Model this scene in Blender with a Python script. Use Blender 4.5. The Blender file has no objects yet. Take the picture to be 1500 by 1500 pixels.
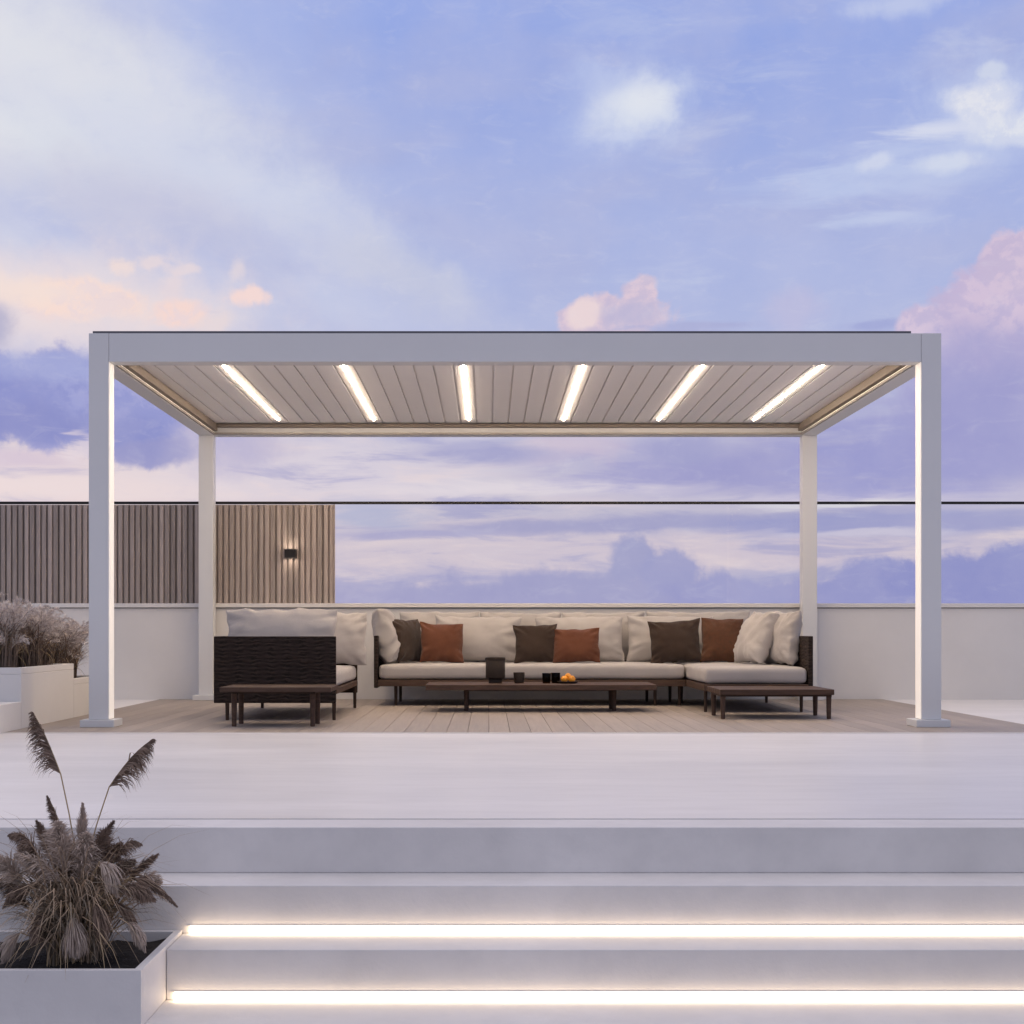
import bpy, bmesh, math, random
from mathutils import Vector, Matrix, noise

R = math.radians
rnd = random.Random(7)
scene = bpy.context.scene
COL = scene.collection

# ------------------------------------------------------------------ camera model
F, CX, CY, EYE = 2122.0, 716.0, 922.0, 0.69

cam_d = bpy.data.cameras.new("camera")
cam = bpy.data.objects.new("camera", cam_d)
COL.objects.link(cam)
cam.location = (0, 0, EYE)
cam.rotation_euler = (R(90), 0, 0)
cam_d.sensor_width = 36
cam_d.lens = F / 1500 * 36
cam_d.shift_x = (750 - CX) / 1500
cam_d.shift_y = (CY - 750) / 1500
cam_d.clip_start = 0.05
cam_d.clip_end = 20000
scene.camera = cam

def lin(c):
    c = c / 255.0
    return c / 12.92 if c <= 0.04045 else ((c + 0.055) / 1.055) ** 2.4
def srgb(r, g, b): return (lin(r), lin(g), lin(b), 1.0)

# ------------------------------------------------------------------ node helper
class NT:
    def __init__(s, tree): s.t = tree; s.n = tree.nodes; s.l = tree.links
    def new(s, typ, **kw):
        n = s.n.new(typ)
        for k, v in kw.items(): setattr(n, k, v)
        return n
    def put(s, sock, v):
        if v is None: return
        if hasattr(v, 'is_output'): s.l.new(v, sock)
        else: sock.default_value = v
    def math(s, op, a, b=None, c=None, clamp=False):
        n = s.new('ShaderNodeMath', operation=op); n.use_clamp = clamp
        for i, v in enumerate((a, b, c)): s.put(n.inputs[i], v)
        return n.outputs[0]
    def vm(s, op, a, b=None, scale=None):
        n = s.new('ShaderNodeVectorMath', operation=op)
        s.put(n.inputs[0], a); s.put(n.inputs[1], b)
        if scale is not None: s.put(n.inputs['Scale'], scale)
        return n.outputs['Value'] if op in ('LENGTH', 'DOT_PRODUCT', 'DISTANCE') else n.outputs['Vector']
    def mix(s, f, a, b, blend='MIX'):
        n = s.new('ShaderNodeMix', data_type='RGBA', blend_type=blend)
        s.put(n.inputs[0], f); s.put(n.inputs[6], a); s.put(n.inputs[7], b)
        return n.outputs[2]
    def mr(s, v, a, b, c, d, interp='LINEAR'):
        n = s.new('ShaderNodeMapRange', interpolation_type=interp)
        for i, x in enumerate((v, a, b, c, d)): s.put(n.inputs[i], x)
        return n.outputs[0]
    def xyz(s, x, y, z=0.0):
        n = s.new('ShaderNodeCombineXYZ')
        for i, v in enumerate((x, y, z)): s.put(n.inputs[i], v)
        return n.outputs[0]
    def sep(s, v):
        n = s.new('ShaderNodeSeparateXYZ'); s.put(n.inputs[0], v); return n.outputs
    def noise(s, v, scale, detail=4, rough=0.55, dist=0.0):
        n = s.new('ShaderNodeTexNoise'); s.put(n.inputs['Vector'], v)
        n.inputs['Scale'].default_value = scale; n.inputs['Detail'].default_value = detail
        n.inputs['Roughness'].default_value = rough; n.inputs['Distortion'].default_value = dist
        return n.outputs
    def ramp(s, f, stops, interp='LINEAR'):
        n = s.new('ShaderNodeValToRGB'); n.color_ramp.interpolation = interp
        e = n.color_ramp.elements
        while len(e) < len(stops): e.new(0.5)
        for el, (p, c) in zip(e, stops): el.position = p; el.color = c
        s.put(n.inputs[0], f); return n.outputs[0]

# ------------------------------------------------------------------ sky (world)
def build_world():
    w = bpy.data.worlds.new("World"); scene.world = w; w.use_nodes = True
    nt = NT(w.node_tree); nt.n.clear()
    D = nt.new('ShaderNodeTexCoord').outputs['Generated']
    D = nt.vm('NORMALIZE', D)
    x, y, z = nt.sep(D)
    az = nt.math('ARCTAN2', x, y)
    el = nt.math('ARCSINE', z)
    P0 = nt.xyz(az, el)
    # vertical gradient, positions are elevation in radians / 1.0
    def E(py): return math.atan((CY - py) / F)
    stops = [(0.0, srgb(164, 162, 203)), (E(800), srgb(182, 176, 210)), (E(715), srgb(206, 196, 212)),
             (E(600), srgb(178, 178, 215)), (E(480), srgb(176, 182, 224)), (E(300), srgb(164, 175, 226)),
             (E(100), srgb(149, 165, 226)), (E(0), srgb(150, 167, 229)), (0.75, srgb(186, 186, 216)), (1.0, srgb(212, 201, 198))]
    base = nt.ramp(nt.math('MULTIPLY', el, 1.0, clamp=True), stops)
    # domain warps and billow noises
    n1 = nt.noise(D, 9.0, 5, 0.6)['Color']
    w1 = nt.vm('SUBTRACT', n1, (0.5, 0.5, 0.5))
    Pc = nt.vm('ADD', P0, nt.vm('SCALE', w1, scale=0.036))                                 # cumulus
    fbc = nt.noise(nt.vm('ADD', D, (3.1, 1.7, 5.2)), 34.0, 8, 0.62, 0.2)['Fac']
    fbl = nt.noise(nt.vm('ADD', D, (3.1, 1.7, 5.2 - 0.006)), 34.0, 8, 0.62, 0.2)['Fac']    # same billows sampled a little lower
    fbc0 = nt.math('SUBTRACT', fbc, 0.5)
    lit = nt.mr(nt.math('SUBTRACT', fbl, fbc), -0.06, 0.06, 0.0, 1.0, 'SMOOTHSTEP')
    sv = nt.xyz(nt.math('MULTIPLY', az, 7.0), nt.math('MULTIPLY', el, 44.0))
    n2 = nt.noise(sv, 1.5, 8, 0.60, 0.5)
    fbs0 = nt.math('SUBTRACT', n2['Fac'], 0.5)
    w2 = nt.vm('MULTIPLY', nt.vm('SUBTRACT', n2['Color'], (0.5, 0.5, 0.5)), (0.12, 0.016, 0.0))
    Ps = nt.vm('ADD', P0, w2)                                                             # stratus
    col = base
    lowmask = nt.mr(el, E(520), E(700), 0.0, 1.0, 'SMOOTHSTEP')
    # cirrus veil upper left, bands falling to the right
    ca, sa = math.cos(R(-32)), math.sin(R(-32))
    ra = nt.math('ADD', nt.math('MULTIPLY', az, ca), nt.math('MULTIPLY', el, sa))
    rb = nt.math('ADD', nt.math('MULTIPLY', az, -sa), nt.math('MULTIPLY', el, ca))
    cv = nt.xyz(nt.math('MULTIPLY', ra, 3.2), nt.math('MULTIPLY', rb, 10.0), 2.3)
    n3 = nt.noise(cv, 1.1, 6, 0.48, 0.5)['Fac']
    veil = nt.mr(n3, 0.28, 0.60, 0.25, 1.0, 'SMOOTHSTEP')
    lm = nt.mr(nt.math('ADD', az, nt.math('MULTIPLY', el, 0.55)), -0.20, 0.18, 1.0, 0.0, 'SMOOTHSTEP')
    hm = nt.mr(el, E(580), E(450), 0.0, 1.0, 'SMOOTHSTEP')
    veil = nt.math('MULTIPLY', nt.math('MULTIPLY', veil, lm), hm)
    col = nt.mix(nt.math('MULTIPLY', veil, 0.95), col, srgb(224, 222, 235))
    # grey-lilac patches in the middle
    pat = nt.mr(nt.noise(nt.xyz(nt.math('MULTIPLY', az, 4.0), nt.math('MULTIPLY', el, 9.0), 4.1), 1.3, 5, 0.5, 0.4)['Fac'], 0.42, 0.68, 0.0, 0.55, 'SMOOTHSTEP')
    col = nt.mix(nt.math('MULTIPLY', pat, hm), col, srgb(178, 180, 219))
    # thin streaks in the right of the sky
    n4 = nt.noise(nt.xyz(nt.math('MULTIPLY', az, 6.0), nt.math('MULTIPLY', el, 22.0), 7.7), 1.5, 8, 0.62, 0.6)['Fac']
    st = nt.mr(n4, 0.50, 0.74, 0.0, 0.40, 'SMOOTHSTEP')
    rm = nt.mr(az, -0.02, 0.16, 0.0, 1.0, 'SMOOTHSTEP')
    col = nt.mix(nt.math('MULTIPLY', nt.math('MULTIPLY', st, rm), hm), col, srgb(205, 208, 232))

    def blob(px, py, rx, ry, c, soft=0.3, op=1.0, kind='c', K=1.6, c2=None, rot=0.0):
        nonlocal col
        a0 = math.atan((px - CX) / F); k = math.cos(a0)
        e0 = math.atan((CY - py) / F * k)
        v = nt.vm('SUBTRACT', Ps if kind == 's' else Pc, (a0, e0, 0))
        if rot:
            n = nt.new('ShaderNodeVectorRotate', rotation_type='Z_AXIS')
            nt.put(n.inputs['Vector'], v); n.inputs['Angle'].default_value = R(rot); v = n.outputs[0]
        v = nt.vm('MULTIPLY', v, (F / rx, F / ry, 0))
        d = nt.vm('LENGTH', v)
        d = nt.math('MULTIPLY_ADD', fbs0 if kind == 's' else fbc0, -K, d)
        m = nt.mr(d, 1 + soft, 1 - soft, 0.0, op, 'SMOOTHSTEP')
        cc = srgb(*c)
        if c2: cc = nt.mix(lit, srgb(*c2), srgb(*c))
        col = nt.mix(m, col, cc)
    # ---- broad pale veil, upper left
    blob(40, 80, 270, 80, (226, 224, 233), 0.95, 0.80, 'c', 1.6, None, 20)
    blob(40, 215, 200, 50, (222, 222, 233), 0.95, 0.80, 'c', 1.8, None, 14)
    blob(330, 265, 240, 40, (208, 210, 233), 0.95, 0.75, 'c', 1.8, None, 22)
    blob(190, 300, 150, 40, (194, 192, 221), 0.95, 0.75, 'c', 1.6, None, 12)
    blob(590, 410, 110, 30, (198, 198, 222), 0.95, 0.75, 'c', 1.8, None, 24)
    # ---- far, low sky behind the pergola: bands of pink and lilac
    blob(200, 700, 330, 62, (228, 210, 217), 0.7, 0.95, 's')
    blob(480, 690, 230, 45, (214, 203, 220), 0.7, 0.85, 's')
    blob(640, 800, 330, 40, (214, 198, 212), 0.6, 0.9, 's')
    blob(1150, 806, 330, 26, (214, 197, 212), 0.6, 0.9, 's')
    f2 = nt.mr(n2['Fac'], 0.49, 0.68, 0.0, 0.60, 'SMOOTHSTEP')
    col = nt.mix(nt.math('MULTIPLY', f2, lowmask), col, srgb(231, 211, 216))
    f3 = nt.mr(n2['Fac'], 0.48, 0.32, 0.0, 0.65, 'SMOOTHSTEP')
    col = nt.mix(nt.math('MULTIPLY', f3, lowmask), col, srgb(158, 156, 203))
    blob(840, 716, 240, 10, (224, 212, 224), 0.7, 0.85, 's')
    blob(1250, 726, 200, 10, (218, 206, 222), 0.7, 0.85, 's')
    blob(1090, 686, 250, 42, (157, 154, 204), 0.5, 0.95, 's')
    blob(1380, 660, 190, 66, (153, 152, 206), 0.5, 0.95, 's')
    blob(1000, 655, 60, 22, (160, 158, 204), 0.5, 0.9, 'c')
    blob(840, 655, 70, 26, (206, 188, 210), 0.7, 0.7, 'c')
    blob(705, 664, 105, 14, (160, 158, 203), 0.5, 0.95, 's')
    blob(380, 650, 50, 20, (188, 178, 208), 0.6, 0.7, 'c')
    blob(970, 764, 370, 11, (163, 160, 203), 0.5, 0.9, 's', 1.6, None, -2.0)
    blob(550, 757, 60, 22, (176, 178, 212), 0.6, 0.85, 's')
    blob(620, 783, 150, 6, (170, 165, 206), 0.6, 0.9, 's')
    blob(1300, 766, 260, 14, (154, 154, 204), 0.5, 0.9, 's')
    blob(1230, 737, 100, 5, (222, 216, 226), 0.6, 0.85, 's')
    blob(1270, 778, 120, 5, (208, 198, 220), 0.6, 0.85, 's')
    # low cumulus bank on the horizon
    blob(560, 905, 230, 36, (166, 163, 205), 0.35, 0.9)
    blob(790, 895, 320, 56, (161, 159, 203), 0.25, 0.95)
    blob(918, 820, 34, 36, (160, 159, 203), 0.25, 0.95)
    blob(975, 845, 48, 40, (159, 158, 204), 0.25, 0.95)
    blob(1130, 885, 150, 34, (156, 155, 204), 0.25, 0.95)
    blob(1275, 862, 66, 40, (152, 152, 204), 0.2, 0.97)
    blob(1440, 860, 100, 60, (142, 144, 202), 0.2, 0.98)
    # ---- upper left: pink haze, then the dark blue bank
    blob(70, 450, 250, 70, (233, 215, 221), 0.8, 0.95, 'c', 1.2)
    blob(-10, 480, 30, 40, (168, 166, 202), 0.5, 0.8)
    blob(70, 592, 205, 66, (137, 143, 205), 0.26, 1.0, 'c', 2.2, (150, 155, 212))
    blob(-60, 590, 120, 76, (134, 141, 204), 0.25, 1.0)
    blob(240, 598, 110, 52, (142, 147, 207), 0.5, 0.97, 'c', 2.2, (156, 158, 212))
    blob(330, 590, 60, 36, (170, 169, 213), 0.6, 0.7)
    blob(60, 545, 120, 20, (160, 166, 217), 0.6, 0.7)
    blob(70, 632, 170, 26, (131, 137, 199), 0.6, 0.8)
    blob(-10, 672, 110, 16, (206, 188, 212), 0.7, 0.8, 's')
    blob(60, 715, 200, 18, (232, 213, 219), 0.7, 0.85, 's')
    blob(230, 664, 76, 16, (146, 147, 200), 0.4, 0.9, 'c')
    blob(330, 650, 60, 40, (184, 176, 210), 0.6, 0.75, 'c')
    blob(118, 655, 18, 20, (226, 210, 222), 0.6, 0.7, 's')
    # ---- pink puffs upper left
    blob(115, 440, 84, 32, (247, 217, 211), 0.3, 0.95, 'c', 2.0, (236, 213, 217))
    blob(20, 425, 64, 20, (244, 220, 215), 0.6, 0.8)
    blob(264, 460, 42, 22, (246, 213, 209), 0.3, 0.95, 'c', 2.0, (236, 211, 216))
    blob(310, 476, 30, 18, (232, 213, 218), 0.5, 0.8)
    blob(372, 442, 30, 13, (246, 214, 212), 0.4, 0.95, 'c', 2.4)
    blob(174, 385, 17, 10, (240, 217, 216), 0.5, 0.85, 'c', 3.0)
    blob(218, 381, 17, 9, (234, 214, 219), 0.6, 0.7, 'c', 3.0)
    blob(258, 393, 26, 7, (234, 214, 219), 0.6, 0.65, 'c', 3.0)
    blob(243, 418, 17, 20, (230, 211, 219), 0.7, 0.7, 'c', 2.6)
    blob(345, 402, 9, 13, (229, 213, 221), 0.8, 0.65, 'c', 3.0)
    # ---- white clouds
    blob(915, 160, 84, 52, (176, 187, 232), 0.9, 0.85, 'c', 2.2)
    blob(936, 158, 52, 34, (210, 214, 237), 0.95, 1.0, 'c', 2.2)
    blob(948, 152, 32, 22, (224, 225, 239), 0.9, 0.9, 'c', 1.6)
    blob(868, 122, 40, 16, (176, 187, 232), 0.95, 0.7, 'c', 2.2)
    blob(930, 200, 32, 5, (200, 206, 237), 0.9, 0.6, 's')
    blob(1440, 155, 84, 56, (186, 195, 234), 0.8, 0.85, 'c', 2.4)
    blob(1432, 144, 46, 26, (227, 225, 238), 0.4, 0.95, 'c', 2.0, (212, 214, 236))
    blob(1490, 182, 66, 20, (225, 225, 238), 0.4, 0.95, 'c', 2.0, (210, 213, 236))
    blob(1385, 187, 60, 9, (216, 217, 238), 0.9, 0.9, 's', 2.4)
    blob(1448, 96, 18, 8, (206, 210, 234), 0.5, 0.9, 'c', 2.0)
    blob(1335, 240, 120, 22, (188, 197, 234), 0.8, 0.85, 's', 2.4)
    blob(1385, 240, 36, 13, (212, 216, 237), 0.6, 0.8, 'c', 2.4)
    blob(1283, 240, 22, 10, (208, 212, 237), 0.6, 0.8, 'c', 2.2)
    blob(1260, 275, 130, 14, (186, 195, 233), 0.8, 0.85, 's', 2.4)
    blob(1290, 320, 60, 8, (192, 199, 233), 0.8, 0.8, 's', 2.0)
    blob(1320, 5, 60, 12, (192, 199, 234), 0.8, 0.8, 'c', 2.4)
    # ---- centre pink cumulus
    blob(902, 468, 78, 36, (221, 197, 215), 0.14, 1.0, 'c', 1.5, (205, 187, 213))
    blob(940, 432, 26, 28, (220, 196, 215), 0.16, 1.0, 'c', 1.4, (203, 186, 213))
    blob(868, 458, 26, 22, (236, 212, 217), 0.3, 0.9, 'c', 1.4)
    blob(932, 462, 38, 20, (188, 180, 214), 0.5, 0.8, 'c', 1.4)
    blob(1165, 448, 38, 30, (188, 184, 221), 0.6, 0.75, 'c', 2.0)
    blob(1010, 480, 80, 8, (170, 171, 214), 0.6, 0.85, 's')
    blob(1270, 478, 70, 9, (158, 163, 214), 0.6, 0.85, 's')
    # ---- big cumulus on the right edge
    blob(1510, 480, 150, 66, (203, 184, 215), 0.14, 1.0, 'c', 1.0, (194, 178, 213))
    blob(1490, 430, 76, 54, (211, 190, 217), 0.14, 1.0, 'c', 1.1, (197, 180, 214))
    blob(1350, 474, 36, 26, (213, 192, 218), 0.15, 1.0, 'c', 1.0, (196, 180, 214))
    blob(1520, 385, 70, 44, (211, 190, 216), 0.14, 1.0, 'c', 1.3, (198, 181, 213))
    blob(1490, 540, 170, 66, (172, 164, 209), 0.6, 0.95)
    blob(1430, 620, 130, 70, (158, 155, 206), 0.6, 0.9)

    # fine wisps over everything
    n6 = nt.noise(nt.xyz(nt.math('MULTIPLY', az, 22.0), nt.math('MULTIPLY', el, 58.0), 1.9), 1.6, 9, 0.68, 0.8)['Fac']
    col = nt.mix(nt.mr(n6, 0.50, 0.80, 0.0, 0.17, 'SMOOTHSTEP'), col, srgb(228, 222, 233))
    col = nt.mix(nt.mr(n6, 0.46, 0.22, 0.0, 0.09, 'SMOOTHSTEP'), col, srgb(140, 148, 208))
    # soft large-scale break-up
    n5 = nt.noise(D, 22.0, 6, 0.6)['Fac']
    col = nt.mix(nt.mr(n5, 0.35, 0.7, 0.0, 0.10), col, srgb(235, 225, 235))
    col = nt.vm('MULTIPLY', col, (0.985, 1.02, 0.985))
    # the side of the sky away from the sunset (behind the terrace steps) is darker
    back = nt.mr(y, -0.25, 0.45, BACK, 1.0, 'SMOOTHSTEP')
    up = nt.mr(z, 0.55, 0.95, 0.0, 1.0, 'SMOOTHSTEP')
    k = nt.math('ADD', nt.math('MULTIPLY', back, nt.math('SUBTRACT', 1.0, up)), nt.math('MULTIPLY', up, ZEN))
    bk = nt.mr(y, 0.05, -0.35, 0.0, 0.75, 'SMOOTHSTEP')
    base2 = nt.mix(bk, base, srgb(172, 176, 193))
    bgd = nt.new('ShaderNodeBackground')
    nt.put(bgd.inputs[0], col); nt.put(bgd.inputs[1], k)
    bgs = nt.new('ShaderNodeBackground')
    nt.put(bgs.inputs[0], base2); nt.put(bgs.inputs[1], k)
    # the sector of sky that holds the clouds, fading into the clear sky around it
    inw = nt.math('MULTIPLY', nt.mr(nt.math('ABSOLUTE', az), 0.62, 0.50, 0.0, 1.0, 'SMOOTHSTEP'),
                  nt.mr(el, 0.62, 0.48, 0.0, 1.0, 'SMOOTHSTEP'))
    inw = nt.math('MULTIPLY', inw, nt.math('GREATER_THAN', el, -0.01))
    bgm = nt.new('ShaderNodeMixShader'); nt.put(bgm.inputs[0], inw)
    nt.l.new(bgs.outputs[0], bgm.inputs[1]); nt.l.new(bgd.outputs[0], bgm.inputs[2])
    # physical low-sun sky adds a little of its own light
    sky = nt.new('ShaderNodeTexSky', sky_type='NISHITA')
    sky.sun_disc = False; sky.sun_elevation = R(3); sky.sun_rotation = R(-25)
    bg2 = nt.new('ShaderNodeBackground'); bg2.inputs[1].default_value = 0.002
    nt.put(bg2.inputs[0], sky.outputs[0])
    add = nt.new('ShaderNodeAddShader')
    nt.l.new(bgm.outputs[0], add.inputs[0]); nt.l.new(bg2.outputs[0], add.inputs[1])
    out = nt.new('ShaderNodeOutputWorld'); nt.l.new(add.outputs[0], out.inputs[0])
    w.cycles.sampling_method = 'MANUAL'; w.cycles.sample_map_resolution = 512

BACK, ZEN = 1.0, 1.66
build_world()

# weak, soft last sunlight from the sunset side (left, beyond the wall)
sd = bpy.data.lights.new("sun", 'SUN'); so = bpy.data.objects.new("sun", sd); COL.objects.link(so)
sd.energy = 0.12; sd.angle = R(20); sd.color = (1.0, 0.82, 0.72)
so.rotation_euler = (R(-70), 0, R(25)); so.location = (-6, 30, 12)

vs = scene.view_settings
vs.view_transform = 'Standard'; vs.look = 'None'; vs.exposure = 0.0; vs.gamma = 1.0; vs.use_curve_mapping = False

# ------------------------------------------------------------------ materials
def mat(name, color, rough=0.6, var=0.12, scale=3.0, bump=0.0, bscale=60.0, spec=0.4, metal=0.0,
        stretch=(1, 1, 1), detail=5, sheen=0.0, var2=None, transl=0.0):
    m = bpy.data.materials.new(name); m.use_nodes = True
    nt = NT(m.node_tree); b = nt.n['Principled BSDF']
    co = nt.new('ShaderNodeTexCoord').outputs['Object']
    co = nt.vm('MULTIPLY', co, stretch)
    n = nt.noise(co, scale, detail, 0.6)['Fac']
    f = nt.mr(n, 0.25, 0.75, 1 - var, 1 + var)
    c = nt.vm('SCALE', tuple(color[:3]), scale=f)
    if var2:
        n2 = nt.noise(nt.vm('ADD', co, (9, 4, 2)), scale * 6, 4, 0.6)['Fac']
        c = nt.mix(nt.mr(n2, 0.45, 0.75, 0, var2[0]), c, tuple(var2[1][:3]) + (1,))
    nt.put(b.inputs['Base Color'], c)
    nt.put(b.inputs['Roughness'], nt.mr(n, 0.3, 0.7, max(rough - 0.06, 0.02), min(rough + 0.06, 1)))
    b.inputs['Metallic'].default_value = metal
    b.inputs['Specular IOR Level'].default_value = spec
    if sheen:
        b.inputs['Sheen Weight'].default_value = sheen
    if bump:
        bn = nt.noise(co, bscale, 4, 0.6)['Fac']
        bp = nt.new('ShaderNodeBump'); bp.inputs['Strength'].default_value = bump; bp.inputs['Distance'].default_value = 0.01
        nt.put(bp.inputs['Height'], bn); nt.l.new(bp.outputs[0], b.inputs['Normal'])
    return m

def emis(name, color, strength):
    m = bpy.data.materials.new(name); m.use_nodes = True
    nt = NT(m.node_tree); b = nt.n['Principled BSDF']
    b.inputs['Base Color'].default_value = (0.8, 0.8, 0.8, 1)
    b.inputs['Emission Color'].default_value = tuple(color[:3]) + (1,)
    b.inputs['Emission Strength'].default_value = strength
    return m

def deck_mat():
    m = bpy.data.materials.new("deck_boards"); m.use_nodes = True
    nt = NT(m.node_tree); b = nt.n['Principled BSDF']
    co = nt.new('ShaderNodeTexCoord').outputs['Object']
    x, y, z = nt.sep(co)
    pid = nt.math('FLOOR', nt.math('DIVIDE', x, 0.142))
    wn = nt.new('ShaderNodeTexWhiteNoise', noise_dimensions='1D'); nt.put(wn.inputs['W'], pid)
    g = nt.noise(nt.xyz(nt.math('MULTIPLY', x, 40.0), nt.math('ADD', nt.math('MULTIPLY', y, 1.6), nt.math('MULTIPLY', pid, 7.3)), z), 1.0, 7, 0.65, 0.6)['Fac']
    c = nt.ramp(g, [(0.25, (0.235, 0.19, 0.16, 1)), (0.5, (0.345, 0.29, 0.25, 1)), (0.78, (0.43, 0.375, 0.33, 1))])
    c = nt.vm('SCALE', c, scale=nt.mr(wn.outputs['Value'], 0, 1, 0.90, 1.09))
    nt.put(b.inputs['Base Color'], c)
    nt.put(b.inputs['Roughness'], nt.mr(g, 0.3, 0.7, 0.45, 0.62))
    bp = nt.new('ShaderNodeBump'); bp.inputs['Strength'].default_value = 0.25; bp.inputs['Distance'].default_value = 0.004
    nt.put(bp.inputs['Height'], g); nt.l.new(bp.outputs[0], b.inputs['Normal'])
    return m

def slat_mat():
    m = bpy.data.materials.new("slat_timber"); m.use_nodes = True
    nt = NT(m.node_tree); b = nt.n['Principled BSDF']
    co = nt.new('ShaderNodeTexCoord').outputs['Object']
    x, y, z = nt.sep(co)
    pid = nt.math('FLOOR', nt.math('DIVIDE', x, 0.058))
    wn = nt.new('ShaderNodeTexWhiteNoise', noise_dimensions='1D'); nt.put(wn.inputs['W'], pid)
    g = nt.noise(nt.xyz(nt.math('MULTIPLY', x, 60.0), nt.math('MULTIPLY', y, 60.0), nt.math('ADD', nt.math('MULTIPLY', z, 3.0), nt.math('MULTIPLY', pid, 3.3))), 1.0, 6, 0.6, 0.5)['Fac']
    c = nt.ramp(g, [(0.25, (0.26, 0.215, 0.195, 1)), (0.55, (0.38, 0.32, 0.29, 1)), (0.8, (0.45, 0.395, 0.365, 1))])
    c = nt.vm('SCALE', c, scale=nt.mr(wn.outputs['Value'], 0, 1, 0.75, 1.2))
    nt.put(b.inputs['Base Color'], c); b.inputs['Roughness'].default_value = 0.6
    return m

def weave_mat():
    m = bpy.data.materials.new("dark_weave"); m.use_nodes = True
    nt = NT(m.node_tree); b = nt.n['Principled BSDF']
    co = nt.new('ShaderNodeTexCoord').outputs['Object']
    x, y, z = nt.sep(co)
    h = nt.math('ADD', x, y)
    rows = nt.math('SINE', nt.math('ADD', nt.math('MULTIPLY', z, 210.0), nt.mr(nt.noise(nt.xyz(nt.math('MULTIPLY', h, 9.0), nt.math('MULTIPLY', z, 22.0)), 1.0, 4, 0.6)['Fac'], 0.2, 0.8, -5.0, 5.0)))
    cols = nt.math('SINE', nt.math('MULTIPLY', h, 52.0))
    ht = nt.math('MULTIPLY', rows, nt.math('ADD', 0.65, nt.math('MULTIPLY', cols, 0.35)))
    n = nt.noise(nt.xyz(nt.math('MULTIPLY', h, 9.0), nt.math('MULTIPLY', z, 60.0)), 1.0, 5, 0.6)['Fac']
    c = nt.mix(nt.mr(nt.math('ADD', ht, nt.math('MULTIPLY', n, 0.8)), -0.6, 1.4, 0, 1), (0.014, 0.010, 0.008, 1), (0.050, 0.034, 0.028, 1))
    nt.put(b.inputs['Base Color'], c); b.inputs['Roughness'].default_value = 0.7; b.inputs['Specular IOR Level'].default_value = 0.15
    bp = nt.new('ShaderNodeBump'); bp.inputs['Strength'].default_value = 0.6; bp.inputs['Distance'].default_value = 0.004
    nt.put(bp.inputs['Height'], ht); nt.l.new(bp.outputs[0], b.inputs['Normal'])
    return m

def glass_mat(name, tint, gl):
    m = bpy.data.materials.new(name); m.use_nodes = True
    nt = NT(m.node_tree); nt.n.clear()
    tr = nt.new('ShaderNodeBsdfTransparent'); tr.inputs[0].default_value = tint
    gs = nt.new('ShaderNodeBsdfGlossy'); gs.inputs['Roughness'].default_value = 0.02
    fr = nt.new('ShaderNodeFresnel'); fr.inputs[0].default_value = 1.45
    co = nt.new('ShaderNodeTexCoord').outputs['Object']
    nn = nt.noise(co, 2.0, 3)['Fac']
    fac = nt.math('MULTIPLY', fr.outputs[0], nt.mr(nn, 0.3, 0.7, gl * 0.9, gl * 1.1))
    mx = nt.new('ShaderNodeMixShader'); nt.put(mx.inputs[0], fac)
    nt.l.new(tr.outputs[0], mx.inputs[1]); nt.l.new(gs.outputs[0], mx.inputs[2])
    o = nt.new('ShaderNodeOutputMaterial'); nt.l.new(mx.outputs[0], o.inputs[0])
    return m

M = {}
M['terrace'] = mat("white_microcement", (0.76, 0.735, 0.725), 0.40, 0.10, 1.1, 0.05, 45, 0.4, stretch=(0.4, 1.5, 1), detail=7, var2=(0.28, (0.60, 0.575, 0.565)))
M['step'] = mat("grey_white_microcement", (0.74, 0.715, 0.70), 0.6, 0.10, 1.6, 0.10, 70, 0.3, var2=(0.25, (0.56, 0.55, 0.55)))
M['wall'] = mat("white_render", (0.72, 0.70, 0.68), 0.8, 0.05, 1.3, 0.08, 120, 0.2)
M['paint'] = mat("white_powder_coat", (0.68, 0.685, 0.69), 0.42, 0.02, 2.0, 0.01, 300, 0.4)
M['louver'] = mat("white_louvre_paint", (0.90, 0.88, 0.865), 0.5, 0.02, 2.0, 0.01, 300, 0.3)
M['trim'] = mat("dark_grey_flashing", (0.12, 0.12, 0.14), 0.5, 0.05, 4)
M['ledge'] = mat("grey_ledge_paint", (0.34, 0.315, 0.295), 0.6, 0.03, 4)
M['taupe'] = mat("taupe_shade_paint", (0.20, 0.165, 0.14), 0.6, 0.05, 4)  # paints in the shade on the inner beam faces
M['rail'] = mat("dark_bronze_metal", (0.02, 0.018, 0.018), 0.4, 0.1, 10, metal=0.4)
M['deck'] = deck_mat(); M['slat'] = slat_mat(); M['weave'] = weave_mat()
M['under'] = mat("dark_substrate", (0.03, 0.027, 0.025), 0.9, 0.2, 5)
M['ground'] = mat("pale_paving", (0.42, 0.41, 0.41), 0.8, 0.1, 0.5)
M['glass'] = glass_mat("clear_glass", (0.975, 0.98, 0.985, 1), 0.5)
M['smoke'] = glass_mat("smoked_glass", (0.20, 0.15, 0.11, 1), 0.35)
M['timber'] = mat("dark_stained_teak", (0.085, 0.053, 0.039), 0.55, 0.3, 6, 0.15, 40, 0.15, stretch=(1, 8, 8))
M['darkmetal'] = mat("dark_bronze_leg", (0.050, 0.032, 0.024), 0.6, 0.15, 8, spec=0.15)
M['fabric'] = mat("light_linen", (0.46, 0.425, 0.40), 0.9, 0.06, 5, 0.35, 420, 0.1, sheen=0.2)
M['brown'] = mat("dark_brown_linen", (0.050, 0.033, 0.025), 0.95, 0.12, 8, 0.5, 380, 0.1, sheen=0.15)
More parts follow.
